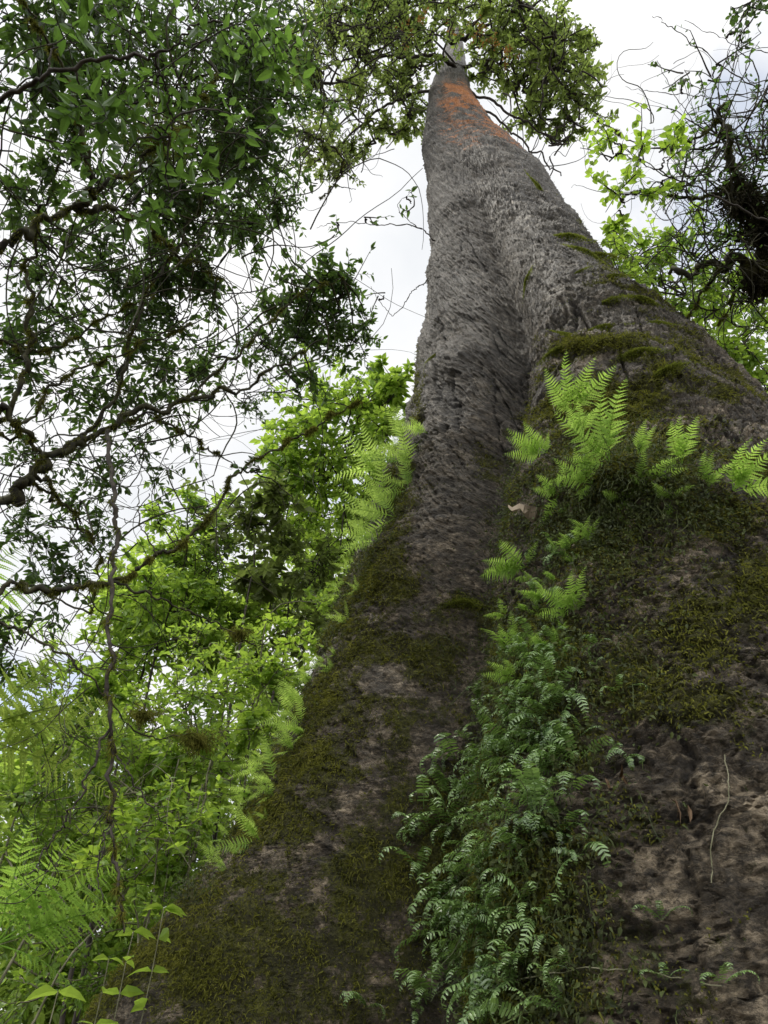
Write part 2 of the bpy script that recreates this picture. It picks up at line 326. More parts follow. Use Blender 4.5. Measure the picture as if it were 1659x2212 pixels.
cush=sorted([(1160,408,18),(1208,384,16),(1225,515,24),(1262,548,22),(1292,556,24),(1140,606,15),(1325,600,17),(1312,655,20),(1388,650,22),(1250,590,12),(1350,570,16),(1300,712,24),(1230,730,22),(1200,760,20),(1380,762,24),(1440,800,22),(1000,1302,24),(940,770,12),(1420,700,16)],key=lambda t:t[1])
for i,(cx_,cy_,rp) in enumerate(cush):
    h=hit(cx_,cy_)
    if not h: continue
    p,n,t=h; R_=rp*t/F
    root=thing('moss_cushion','%s of the yellow-green moss cushions on the right-hand trunk'%ORD[i],'moss','moss cushions on the bare bark'); root.location=p
    m_=1300; a1=nrm(np.cross(n,[0,0,1])); up=np.cross(a1,n)
    uv=rng.normal(size=(m_,2))*.5; q=(a1*uv[:,:1]*1.8+up*(uv[:,1:]*.5-.35*uv[:,:1]**2))*R_; hgt=np.exp(-(uv**2).sum(1)*2)[:,None]*R_*.3
    q=q+n*hgt; d_=n+rng.normal(size=(m_,3))*.6+q/R_*.6
    obj('tufts',mesh_np('tufts',*blades(q,d_,R_*rng.uniform(.1,.3,m_),R_*.05,.25),[M['mossb']]),root)
# ---------------------------------------------------------------- fronds
def frond_mesh(name,mat,n=20,bend=.9,wid=.3,teeth=5,curl=0.0,ratio=.3,forward=20,round_=False,notch=.5,prof='lance',seed=0):
    rg=np.random.default_rng(seed)
    K=40; t=np.linspace(0,1,K); ang=.25-bend*t**1.4-curl*np.clip((t-.6)/.4,0,1)**2
    dy=np.cos(ang)/K; dz=np.sin(ang)/K; Y=np.cumsum(dy); Z=np.cumsum(dz); X=.05*np.sin(t*3+seed)*t
    path=np.stack([X,Y,Z],1); parts=[tubes(path,.007*(1-t*.85),4)]
    for i in range(n):
        tt=.12+.86*(i+.3)/n; k=min(int(tt*K),K-2); T=nrm(path[k+1]-path[k]); Nn=np.array([0,-T[2],T[1]])
        u=(tt-.12)/.88
        if prof=='lance': L=wid*min(1,(u/.22+.35))*(1-u)**.75
        else: L=wid*(.75+.25*math.sin(min(u*3,1)*1.57))*(1-u**3.5)
        L=max(L,.012)
        for sd in (-1,1):
            f=math.radians(forward+rg.normal()*5+u*14); D=np.array([sd*math.cos(f),0,0])+T*math.sin(f)-Nn*(.15+rg.normal()*.08); D=nrm(D)
            W=nrm(np.cross(D,Nn)); L_=L*rg.uniform(.85,1.1)
            m=teeth; us=np.linspace(0,1,2*m+1); w=L_*ratio*.5
            if round_: ws_=w*np.array([.75]+[1]*(2*m-1)+[.45]); ws_=ws_*(1-.15*us)
            else: ws_=w*np.where(np.arange(2*m+1)%2==0,notch,1)*(1-us**1.6)+1e-4
            cl=path[k]+D*L_*us[:,None]-Nn*(L_*.18*us[:,None]**2)
            l=cl+W*ws_[:,None]+D*(.04*L_)+Nn*.02*L_; r_=cl-W*ws_[:,None]+D*(.04*L_)+Nn*.02*L_
            V=np.concatenate([cl,l,r_]); q=2*m+1; j=np.arange(q-1)[:,None]
            parts.append((V,[np.concatenate([j+np.array([[0,1,q+1,q]]),j+np.array([[0,2*q,2*q+1,1]])])]))
    V,Fs=merge(parts)
    return mesh_np(name,V,Fs,[mat])
big=[frond_mesh('frond',M['fern'],19,b,.24,6,0,.27,22,seed=i) for i,b in enumerate((.5,.8,1.1,1.3))]
edgef=[frond_mesh('frond',M['fernl'],18,b,.19,5,c,.27,18,seed=10+i) for i,(b,c) in enumerate(((.2,0),(.5,.2),(.8,.3),(.4,.6),(1.1,.4)))]
curly=[frond_mesh('frond',M['fernb'],15,b,w_,2,c,.36,12,True,seed=20+i,prof='x') for i,(b,c,w_) in enumerate(((1.5,1.6,.11),(2.0,1.2,.10),(1.6,2.6,.11),(1.1,2.2,.12),(2.3,.8,.09)))]
tfr=[frond_mesh('frond',M['treefern'],24,b,.27,9,.2,.19,18,notch=.3,seed=30+i) for i,b in enumerate((.5,.8,1.0))]
yfr=[frond_mesh('frond',M['yfern'],24,b,.27,9,.2,.19,18,notch=.3,seed=40+i) for i,b in enumerate((.4,.8))]
def orient(d,n):
    y_=nrm(np.array(d,float)); x_=nrm(np.cross(y_,n)); z_=np.cross(x_,y_)
    return Matrix(((x_[0],y_[0],z_[0]),(x_[1],y_[1],z_[1]),(x_[2],y_[2],z_[2]))).to_4x4()
def fern(name,label,group,pos,n,meshes,dirs,ups,lens,cat='fern'):
    root=thing(name,label,cat,group); root.location=pos
    for d,u,l in zip(dirs,ups,lens):
        o=obj('frond',random.choice(meshes),root); o.matrix_local=orient(d,u)@Matrix.Diagonal((l,l,l*random.uniform(.8,1.2),1))
    return root
def scr(dx,dy): return RIGHT*dx+UPC*dy
bigs=[(1235,895,125,[(-.15,1),(.25,.9),(.6,.7),(-.6,.6)],'tall upright bright green fern at the top left of the fern shelf'),
(1185,985,95,[(-1,.35),(-.95,.0),(-.8,.7),(-.7,-.4)],'bright fern whose fronds point left off the edge of the fern shelf'),
(1255,945,75,[(-.1,1),(-.5,.6),(.5,.6)],'short pale fern just below the tall upright one'),
(1325,1005,160,[(.15,1),(.3,.95),(-.7,.5)],'largest bright fern, with long fronds standing up mid-shelf'),
(1290,1045,90,[(-.6,.6),(-.3,.9),(.1,1),(-.9,.1)],'bright spreading fern at the foot of the largest one'),
(1372,990,70,[(.1,1),(.4,.8)],'slim small fern with narrow upright fronds, mid-shelf'),
(1395,1050,80,[(.8,.5),(1,.2),(.2,.9)],'low fern with a frond reaching right along the shelf'),
(1475,1010,105,[(.1,1),(.35,.9),(-.4,.7)],'upright bright fern on the right half of the shelf'),
(1580,1070,120,[(.4,.9),(.8,.6),(1,.1),(0,1)],'bright fern at the far right end of the shelf'),
(1525,1060,70,[(-.4,.8),(.5,.6),(0,1)],'small fern left of the far right shelf fern'),
(1140,1225,105,[(-.6,.6),(-1,-.05),(-.85,.25),(-.9,-.3)],'bright fern leaning left over bare bark below the shelf'),
(1240,1325,100,[(-.75,.6),(-.9,.2),(-.3,.95),(.3,.9),(-.9,-.2)],'bright arching fern at the head of the curling ferns'),
(1120,1465,70,[(-.8,.5),(-1,0),(-.4,.8)],'small pointed bright fern on the left rim of the buttress, midway down'),
(1215,1070,75,[(-.4,.6),(-.8,0),(.4,.7),(0,-.5)],'small fern tucked beside the peeling wood under the shelf'),
(1345,1075,65,[(-.7,.3),(.6,.3),(.2,-.6)],'low fern drooping from the middle of the shelf edge'),
(1450,1085,60,[(-.6,.4),(.7,.3),(-.1,-.6)],'low fern drooping from the right part of the shelf edge'),
(1265,1180,60,[(-.7,.4),(.6,.5),(0,1)],'small fern in the dark moss just below the shelf')]
for (a_,b_,lp,ds,lab) in bigs:
    h=hit(a_,b_)
    if not h: continue
    p,n,t=h; L_=lp*t/F*1.15
    dirs=[scr(*d)+n*.35+rng.normal(size=3)*.08 for d in ds]+[scr(*rng.normal(size=2)*.7)+n*.7+np.array([0,0,.3]) for _ in range(2)]
    ups=[FWD+np.array([0,0,.4])+rng.normal(size=3)*.25 for _ in dirs]
    fern('shelf_fern',lab,'bright ferns on the right buttress',p+n*.03,n,big,dirs,ups,[L_*(random.uniform(.85,1.05) if i<len(ds) else random.uniform(.4,.6)) for i in range(len(dirs))])
ed=[(868,900),(855,980),(835,1030),(812,1090),(790,1140),(775,1200),(765,1270),(745,1320),(718,1380),(700,1430),(670,1490),(650,1560),(620,1640),(590,1690),(550,1740),(520,1800),(480,1860)]
ex=np.array(ed,float); ne=66
for i in range(ne):
    u=i/(ne-1)*(len(ex)-1); k=min(int(u),len(ex)-2); q=ex[k]+(ex[k+1]-ex[k])*(u-k)
    h=hit_edge(q[0]-120,q[1]+rng.normal()*12)
    if not h: continue
    midz=1180<q[1]<1500
    if midz and rng.random()<.35: continue
    if q[1]<960 and rng.random()<.5: continue
    p,n,t=h
    if rng.random()<.5:
        h2=hit(proj(p[None])[0][0]+rng.uniform(8,60),q[1]+15); 
        if h2: p,n,t=h2
    hi=q[1]<1180
    lp=(130 if hi else 52 if midz else 88)*random.uniform(.45,1.25); L_=lp*t/F
    zone='top' if q[1]<1230 else 'middle' if q[1]<1560 else 'bottom'
    dirs=[scr(*( (-math.cos(a_),math.sin(a_)) ))+n*.35+rng.normal(size=3)*.25 for a_ in rng.uniform(-.6,1.5,3 if hi else 4)]
    ups=[FWD*.8+np.array([0,0,.5])+rng.normal(size=3)*.35 for _ in dirs]
    fern('edge_fern','glowing fern in the %s stretch of ferns along the left edge of the trunk'%zone,'ferns along the left trunk edge, %s stretch'%zone,p-n*.02,n,edgef,dirs,ups,[L_*random.uniform(.5,1.15) for _ in dirs])
cp=np.array([(1250,1150,80),(1215,1300,95),(1190,1420,115),(1160,1540,140),(1140,1660,170),(1120,1780,200),(1105,1900,220),(1090,2020,250),(1080,2190,300)],float)
nc=0; tries=0
while nc<250 and tries<1400:
    tries+=1
    u=rng.random()**.85*(len(cp)-1); k=min(int(u),len(cp)-2); q=cp[k]+(cp[k+1]-cp[k])*(u-k)
    off=np.clip(rng.normal()*.5-.12,-1.15,1.3); a_=q[0]+off*q[2]; b_=q[1]+rng.normal()*25
    h=hit(a_,b_)
    if not h: continue
    p,n,t=h
    if float(fbm(np.array([p[0]*3.2]),np.array([p[1]*3.2]),np.array([p[2]*3.2]),2,401)[0])<-.38+.4*abs(off): continue
    nc+=1
    lp=rng.uniform(50,145)*np.interp(b_,[1200,1700,2200],[.8,1,1.1]); L_=lp*t/F
    zone='upper' if b_<1500 else 'middle' if b_<1850 else 'lower'
    m_=int(rng.integers(2,5))
    dirs=[scr(rng.normal()*.7-.4,rng.normal()*.5+.45)+n*.65 for _ in range(m_)]
    ups=[FWD*.4+np.array([0,-.3,.9])+rng.normal(size=3)*.4 for _ in dirs]
    fern('curling_fern','small curling fern in the %s part of the fern drift down the buttress'%zone,'curling ferns on the buttress, %s part'%zone,p+n*.01,n,curly if (b_>1420 or nc%3==0) else big[1:],dirs,ups,[L_*random.uniform(.7,1.1)*(1 if b_>1450 else .75) for _ in dirs])
for (a_,b_,lab) in ((1440,2120,'lone curling fern low on bare bark near the bottom right'),(1560,2130,'flat fern frond pair at the bottom right corner of the bark'),(1430,1990,'lone drooping fern right of the lower fern drift'),(1340,1500,'small fern on moss right of the middle fern drift')):
    p,n,t=hit(a_,b_); dirs=[scr(x_,y_)+n*.5 for x_,y_ in ((-.7,.4),(.8,.2),(.1,.9))]
    fern('curling_fern',lab,None,p,n,curly,dirs,[np.array([0,-.3,1])]*3,[80*t/F]*3)
# dark mat of creeping plants and rootlets
sh=np.exp(-(((px-1350)/190)**2)-((py-1080)/100)**2)*vis
dr=np.exp(-(((px-1180)/170)**2))*(py>1100)*vis
ef=np.exp(-(((px-(880-(py-1000)*.5))/45)**2))*(py>950)*(py<1950)*vis
n=26000; ii=sample((dr*.5+1.8*sh+ef*.6)*moss,n); pp=Vf[ii]+NF[ii]*rng.uniform(0,.12,(n,1)); nn=NF[ii]
V,Fs=leaves(pp,nn*.5+rng.normal(size=(n,3))*.7+np.array([0,0,-.5]),nn+rng.normal(size=(n,3))*.5,rng.uniform(.012,.038,n),.5)
k=1500; jj=sample((dr*.35+1.6*sh+ef*.25)*moss,k); st=Vf[jj]; nn=NF[jj]; tt=np.linspace(0,1,7)[None,:,None]
pth=st[:,None]+(nn*.6+rng.normal(size=(k,3))*.5)[:,None]*.16*tt+np.array([0,0,-1.])*tt**2*rng.uniform(.03,.18,(k,1,1))+rng.normal(size=(k,7,3))*.008
V2,F2=tubes(pth,np.full((k,7),.0022),3)
n=9000; jj=sample((dr*.5+1.5*sh+ef*.6)*moss,n); p_=Vf[jj]+NF[jj]*rng.uniform(0,.05,(n,1)); V3,F3=blades(p_,NF[jj]*.9+rng.normal(size=(n,3))*.7,rng.uniform(.02,.06,n),.008,.5)
V,Fs=merge([(V,Fs),(V2,F2),(V3,F3)])
tag(obj('creeper',mesh_np('creeper',V,Fs,[M['mat']])),'dark tiny-leaved creeping plants and rootlets matted over the buttress between the ferns','creeper',kind='stuff')
h=hit(1165,1115); p,n,t=h
def slab(path,wid,th_,nrm_,mat,name,parent):
    path=np.array(path); s_=nrm(np.cross(np.gradient(path,axis=0),nrm_)); w=np.array(wid)[:,None]; e=rng.normal(size=(len(path),1))*.01
    a_=path-s_*(w+e); b_=path+s_*(w-e); c_=b_-nrm_*th_; d_=a_-nrm_*th_; K=len(path); V=np.stack([a_,b_,c_,d_],1).reshape(-1,3)
    j=(np.arange(K-1)*4)[:,None]; Q=np.concatenate([j+np.array([[0,1,5,4]]),j+np.array([[1,2,6,5]]),j+np.array([[2,3,7,6]]),j+np.array([[3,0,4,7]]),np.array([[0,3,2,1]]),np.array([[4*K-4,4*K-3,4*K-2,4*K-1]])])
    return obj(name,mesh_np(name,V,[Q],[mat]),parent)
q=spline([p+n*.05+scr(-.2,.05),p+n*.07+scr(-.05,.02),p+n*.06+scr(.08,-.05),p+n*.05+scr(.2,.02)],14,.008)
slab(q,np.interp(np.linspace(0,1,14),[0,.3,.7,1],[.012,.03,.10,.07]),.02,n,M['wood'],'peeling_bark',giant)
for (pts,lab) in (([(1570,1640),(1572,1720),(1555,1800),(1530,1900)],'thin pale vine hanging on bare bark near the right edge'),([(1215,780),(1190,830),(1200,900)],'thin root hanging beside the top of the fern shelf'),([(1100,2130),(1250,2100),(1400,2090),(1560,2140)],'long thin stem trailing across the bark at the bottom')):
    q=[]
    for a_,b_ in pts:
        h=hit(a_,b_); q.append(h[0]+h[1]*.03)
    q=spline(q,30,.006); tag(obj('vine',mesh_np('vine',*tubes(q,np.full(30,.0025),5),[M['pale']],True)),lab,'vine')
for i,(a_,b_) in enumerate(((1240,1640),(1330,1690),(1465,1745))):
    p,n,t=hit(a_,b_); k=3
    V,Fs=leaves(p+n*.03+rng.normal(size=(k,3))*.02,np.array([0,-.2,-1.])+rng.normal(size=(k,3))*.3,n*.3+rng.normal(size=(k,3)),rng.uniform(.05,.12,k),.2,droop=.4)
    tag(obj('dead_leaf',mesh_np('dead_leaf',V,Fs,[M['deadleaf']])),'withered brown leaf curl caught on the buttress, %s of three'%['uppermost','middle one','lowest'][i],'dead leaf')
# ---------------------------------------------------------------- generic trees
def foliage(clumps,leaf,m=8,n2=5,droop=0.0,ratio=.42,shape=(1,.72),flat=.6,tw=.004):
    subs=[];sr=[];tws=[];tr=[];LV=[];LD=[];LN=[];LL=[]
    for c in clumps:
        a_,b_,rp,dist,n1=c[:5]; n1=max(1,int(n1)); Cc=P(a_,b_,dist); R_=rp*dist/F
        d=rng.normal(size=(n1,3)); d[:,2]=d[:,2]*.8+.15; d=nrm(d); ln=R_*rng.uniform(.35,1.35,(n1,1)); K=6; t=np.linspace(0,1,K)[None,:,None]
        bendv=rng.normal(size=(n1,1,3))*.35+np.array([0,0,-droop])
        path=Cc+rng.normal(size=(n1,1,3))*R_*.12+d[:,None]*ln[:,None]*t+bendv*ln[:,None]*t**2*.6+rng.normal(size=(n1,K,3))*R_*.03*t
        subs.append(path); sr.append(np.tile(tw*2.2*np.linspace(1,.4,K),(n1,1))*dist/9)
        N2=n1*n2; si=np.repeat(np.arange(n1),n2); tk=rng.integers(2,K,N2); st=path[si,tk]
        d2=nrm(d[si]*.7+rng.normal(size=(N2,3))*.75); l2=R_*rng.uniform(.18,.6,(N2,1)); K2=4; t2=np.linspace(0,1,K2)[None,:,None]
        p2=st[:,None]+d2[:,None]*l2[:,None]*t2+(rng.normal(size=(N2,1,3))*.3+np.array([0,0,-.25-droop]))*l2[:,None]*t2**2*.6
        tws.append(p2); tr.append(np.tile(tw*np.linspace(1,.4,K2),(N2,1))*dist/9)
        NL=N2*m; ti=np.repeat(np.arange(N2),m); u=np.clip(np.tile(np.linspace(.15,1,m),N2)+rng.normal(size=NL)*.04,0,1)*(K2-1-1e-6); k=u.astype(int); f=(u-k)[:,None]
        pos=p2[ti,k]*(1-f)+p2[ti,k+1]*f
        side=nrm(np.cross(d2[ti],[0,0,1.])+1e-6)*np.where(np.arange(NL)%2,1,-1)[:,None]
        ld=side*.8+d2[ti]*.6+rng.normal(size=(NL,3))*.35+np.array([0,0,-.2-droop*.6]); ln_=np.array([0,0,1.])+rng.normal(size=(NL,3))*flat
        LV.append(pos);LD.append(ld);LN.append(ln_);LL.append(leaf*rng.uniform(.5,1.3,NL)*rng.uniform(.7,1.25))
    tb=[tubes(np.concatenate(subs),np.concatenate(sr),4),tubes(np.concatenate(tws),np.concatenate(tr),3)]
    lv=leaves(np.concatenate(LV),np.concatenate(LD),np.concatenate(LN),np.concatenate(LL),ratio,shape)
    return merge(tb),lv
def tangle(n,x0,x1,y0,y1,d0,d1,lpx,rad,curl=.35,bias=(0,0,0)):
    st=np.array([P(rng.uniform(x0,x1),rng.uniform(y0,y1),rng.uniform(d0,d1)) for _ in range(n)]); K=22
    L_=lpx*np.linalg.norm(st,axis=1)[:,None]/F*rng.uniform(.4,1.2,(n,1))/K
    h=nrm(rng.normal(size=(n,3))+np.array(bias)); path=[st]; w=rng.normal(size=(n,3))
    for k in range(K-1):
        w=w*.75+rng.normal(size=(n,3))*.7; h=nrm(h+w*curl*.5); path.append(path[-1]+h*L_)
    p=np.stack(path,1); r=rad*rng.uniform(.4,1.2,(n,1))*np.linspace(1,.35,K)[None]
    return tubes(p,r,4)
def WP(q): return np.array(q[:3],float) if abs(q[0])<10 and abs(q[1])<10 else P(*q)   # metres, or a sight line and a distance
def tree(name,label,cat,limbs,clumps,leaf,lmat,bmat,group=None,fuzz=0,tang=(),dens=1,wig=.016,**kw):
    root=thing(name,label,cat,group); pts=[]; clumps=[(*c[:4],c[4]*dens) for c in clumps]
    for i,(pl,r0,r1) in enumerate(limbs):
        w=[WP(q) for q in pl]
        q=spline(w,max(26,14*len(w)),r0*.5+wig); pts.append(q); n_=len(q); rr=np.linspace(1,0,n_)**.8*(r0-r1)+r1
        o=obj('trunk' if i==0 and r0>.02 else 'limb',mesh_np('limb',*tubes(q,rr*(1+.16*rng.normal(size=n_)),8),[bmat],True),root)
        if fuzz and r0>.012:
            k=int(fuzz*n_); j=rng.integers(0,n_-1,k); f=rng.random((k,1)); pp=q[j]*(1-f)+q[j+1]*f
            cl=np.clip(.5+np.sin(j*.7)+.5*np.sin(j*1.9),.15,1.6)
            bl=blades(pp,rng.normal(size=(k,3))+np.array([0,0,-.3]),rng.uniform(.02,.08,k)*np.clip(rr[j]*20,.6,1.6)*cl,.006,.4)
            obj('branch_moss',mesh_np('branch_moss',*bl,[M['moss']]),o)
    allp=np.concatenate(pts)
    cons=[tangle(*a_) for a_ in tang]
    if clumps:
        (tv,tf),(lv,lf)=foliage(clumps,leaf,**kw)
        cons.append((tv,tf))
        for c in clumps:
            Cc=P(c[0],c[1],c[3]); j=np.argmin(((allp-Cc)**2).sum(1)); A=allp[j]; mid=(A+Cc)/2+rng.normal(size=3)*np.linalg.norm(A-Cc)*.12
            cons.append(tubes(spline([A,mid,Cc],14,.02),np.linspace(.012,.006,14)*c[3]/9,5))
        obj('crown',mesh_np('crown',lv,lf,[lmat]),root)
    if cons:
        V,Fs=merge(cons); obj('twigs',mesh_np('twigs',V,Fs,[bmat],True),root)
    return root
def scatter(n,x0,x1,y0,y1,r0,r1,d0,d1,k0,k1):
    return [(rng.uniform(x0,x1),rng.uniform(y0,y1),rng.uniform(r0,r1),rng.uniform(d0,d1),int(rng.integers(k0,k1))) for _ in range(n)]
ctop=[(880,50,60,40,15),(850,80,80,38,19),(780,120,80,36,20),(710,60,80,36,20),(700,180,70,34,14),(850,200,60,35,14),(880,255,38,34,8),(760,230,60,34,10),(650,130,70,35,17),(1085,90,60,38,15),(1150,80,70,38,19),(1200,150,70,36,17),(1230,205,55,35,12),(1120,190,60,37,12),(1160,260,55,36,10),(1060,20,70,40,14),(970,-20,60,41,12),(880,0,80,40,17),(760,10,80,38,20),(1120,10,60,38,14),(1200,90,50,36,12),(840,285,35,34,6),(700,330,50,33,9),(740,355,40,33,7),(900,150,36,36,7),(1200,310,35,36,5),(1240,260,40,36,5),(810,300,30,34,4),(1240,130,50,37,8),(930,80,34,37,4),(1030,70,34,37,4),(1050,150,40,37,6),(990,20,40,38,5)]
(tv,tf),(lv,lf)=foliage(ctop,.20,m=10,n2=6,tw=.006,ratio=.5)
cons=[(tv,tf)]; limbs=[]
for pl,r0 in (([(985,150,38),(930,120,37),(850,120,36),(760,130,36),(650,150,36)],.10),([(985,140,39),(1060,140,38),(1130,150,37),(1220,190,36)],.10),([(978,90,42),(960,40,43),(900,0,43)],.2),([(982,90,42),(1040,60,41),(1110,0,40)],.15),([(975,190,35),(880,210,34.5),(800,250,34),(700,330,33),(640,290,33)],.07),([(1000,190,34.5),(1100,240,34),(1180,290,34),(1230,260,34)],.06),([(1010,200,33.5),(1090,270,32.5),(1160,330,32),(1210,380,32)],.05),([(990,205,33),(960,215,32),(935,240,31.5)],.04)):
    q=spline([P(*a_) for a_ in pl],34,.12); limbs.append(q); obj('limb',mesh_np('limb',*tubes(q,np.linspace(r0,.025,34),8),[M['twig']],True),giant)
al=np.concatenate(limbs)
for c in ctop:
    Cc=P(c[0],c[1],c[3]); A=al[np.argmin(((al-Cc)**2).sum(1))]; cons.append(tubes(spline([A,(A+Cc)/2+rng.normal(size=3)*.3,Cc],12,.05),np.linspace(.05,.03,12),5))
cons.append(tangle(40,650,900,100,330,33,36,160,.03,.35)); cons.append(tangle(30,1080,1280,150,360,33,36,160,.03,.35))
V,Fs=merge(cons); obj('twigs',mesh_np('twigs',V,Fs,[M['twig']],True),giant); obj('crown',mesh_np('crown',lv,lf,[M['crown']]),giant)
_,(lv,lf)=foliage([(920,60,50,38,2),(1070,70,50,36,3),(900,30,50,37,2),(1090,130,50,35,2)],.16,m=6,n2=4,ratio=.5)
obj('rusty_foliage',mesh_np('rusty_foliage',lv,lf,[M['rust']]),giant)
dl=[([(-4.6,3.2,0),(-4.4,4.2,3.0),(-30,1130,7),(60,1040,7.2),(130,980,7.4),(220,925,7.6),(390,870,8),(560,820,8.6),(700,720,9)],.06,.007),
 ([(-40,1000,7),(30,860,7.2),(70,700,7.5),(60,560,7.8),(120,380,8),(200,200,8.5)],.026,.006),
 ([(130,980,7.4),(240,870,7.8),(300,680,8.2),(400,500,8.6),(480,300,9)],.024,.006),
 ([(-30,540,6.5),(60,500,6.6),(160,450,6.8),(205,420,6.8),(330,330,7.2),(420,230,7.6),(470,160,8)],.028,.006),
 ([(205,430,6.8),(180,330,6.8),(160,220,6.8),(100,90,6.8),(40,-30,6.8)],.020,.006),
 ([(-40,890,7),(20,900,7),(80,990,7.1),(110,1090,7.2)],.032,.012),
 ([(-40,870,7),(20,940,7),(120,830,7.2),(250,770,7.5),(420,700,8)],.018,.006),
 ([(160,450,6.8),(260,460,7),(340,500,7.3),(380,540,7.6),(480,600,8)],.026,.005),
 ([(390,870,8),(520,760,8.6),(640,640,9.2),(740,600,9.6)],.018,.005),
 ([(230,930,7.6),(330,900,7.8),(420,950,8),(500,1000,8.2)],.016,.005),
 ([(-30,720,7.5),(80,760,7.6),(200,700,7.8),(330,640,8)],.016,.005),([(60,1040,7.2),(150,1100,7.3),(210,1200,7.4),(190,1330,7.5)],.013,.005)]
dc=[(60,60,120,8,18),(190,70,120,8.5,20),(330,70,120,8.5,22),(460,60,110,9,25),(570,80,100,9.5,25),(90,200,110,8,14),(230,190,120,8.5,20),(370,200,120,8.5,25),(500,190,110,9,29),(590,200,80,9.5,22),
 (300,320,110,8.5,20),(430,320,110,9,29),(540,320,90,9.5,29),(130,330,90,8,10),(590,430,60,10,20),(450,440,100,9,25),(330,450,100,9,18),(540,490,60,10,15),(210,560,110,9,14),(340,580,100,9,17),(450,580,90,9,14),(90,560,110,9,12),
 (120,680,110,9,14),(260,700,110,9,15),(390,700,100,9,17),(640,640,60,10,13),(700,690,75,10,18),(740,640,55,10,13),(640,730,65,10,14),(770,740,45,10,9),(560,740,80,10,14),(520,850,80,10,11),(400,820,90,9.5,12),(120,830,110,9,14),(30,420,100,8,10),(30,760,80,9,11),(700,600,45,10,9),
 (250,830,100,9,12),(60,1000,90,8.5,12),(60,1150,90,8.5,12),(170,1130,80,8.5,10),(300,1000,80,8.5,9),(130,1250,80,8.5,10),(30,1400,70,8.5,7),(330,900,80,9,9),(230,1050,70,8.5,7),(790,690,40,10,5),(670,820,50,10,5)]
tree('broadleaf_tree','dark small-leaved tree filling the upper left with mossy crossing branches','tree',dl,dc,.10,M['dark'],M['mosstwig'],fuzz=110,m=6,n2=5,tw=.0038,wig=.03,
 tang=[(100,-20,640,0,700,7,10,520,.010,.3),(100,-20,700,400,1100,7,10,420,.009,.32),(50,-20,300,900,1450,7,9,350,.007,.35)])
tree('young_tree','larger-leaved green sprays hanging in front of the dark upper left tree','tree',[([(-4.2,2.6,0),(-3.6,3.2,4),(-60,300,6.2),(150,150,6),(330,120,6),(420,60,6)],.025,.005),([(330,120,6),(360,200,6),(370,300,6)],.010,.003)],
 [(300,190,130,6,6),(330,270,90,6,5),(420,70,110,6,5),(540,70,90,6,4),(200,250,90,6,4),(370,430,100,6.2,4),(560,300,80,6.5,3),(230,420,70,6.3,3),(120,90,100,6.3,3)],.13,M['deep'],M['twig'],m=5,n2=3,ratio=.40)
tree('mossy_branch','long mossy branch sweeping up from left edge towards the trunk, nearly bare','branch',[([(-3.9,2.6,0),(-3.3,3.2,2.2),(-40,1310,5.5),(90,1275,5.6),(240,1258,5.7),(340,1200,5.9),(440,1130,6.1),(520,1010,6.4),(640,950,6.8),(720,900,7),(800,850,7.2)],.024,.004),
 ([(240,1258,5.7),(330,1290,5.7),(430,1330,5.8),(520,1380,5.9),(590,1400,6)],.010,.003),([(-30,1330,5.4),(60,1370,5.3),(170,1440,5.2),(300,1580,5.2),(420,1590,5.2)],.011,.003),([(520,1010,6.4),(590,1040,6.5),(650,1090,6.6)],.008,.003),([(340,1200,5.9),(300,1120,6),(310,1020,6.2)],.007,.002)],
 [(560,1010,40,6.4,3),(420,1100,40,6.2,3)],.07,M['dark'],M['mosstwig'],fuzz=160,m=3,n2=3)
tree('hanging_branch','bare branch hanging straight down on the left, forking near its end','branch',[([(235,930,7.5),(240,1050,6.4),(250,1160,6),(243,1260,5.6),(238,1400,5.3),(238,1560,5.1),(240,1750,5),(255,1900,4.9),(262,2020,4.9)],.020,.006),
 ([(240,1560,5.1),(190,1680,5),(120,1800,5),(60,1900,5)],.010,.003),([(240,1600,5.1),(300,1700,5),(370,1790,5)],.007,.003),([(240,1750,5),(215,1850,5),(220,1950,5)],.006,.003)],[],.1,M['dark'],M['twig'],fuzz=40,tang=[(26,60,330,1350,1900,4.9,6,300,.004,.3,(0,0,-.6))])
for i,(a_,b_,rp,lab) in enumerate(((345,290,50,'moss clump in the fork of a branch high on the left'),(425,1600,38,'shaggy hanging moss ball below the long mossy branch'),(310,1545,28,'pale moss clump on the sagging branch at lower left'),(515,1370,22,'thin draping moss clump on the twig at left centre'))):
    dd_=[7.2,5.2,5.2,5.9][i]; p=P(a_,b_,dd_); R_=rp*dd_/F; n=3200; d=nrm(rng.normal(size=(n,3)))*np.array([1.3,1,.7]); q=d*R_*rng.uniform(.1,.85,(n,1))*np.clip(1+.5*np.sin(d[:,:1]*5+d[:,2:]*7),.4,1.5)
    root=thing('hanging_moss',lab,'moss'); root.location=p
    obj('tufts',mesh_np('tufts',*blades(q,d+rng.normal(size=(n,3))*.5+np.array([0,0,-.5]),R_*rng.uniform(.08,.25,n),.004,.4),[M['moss']]),root)
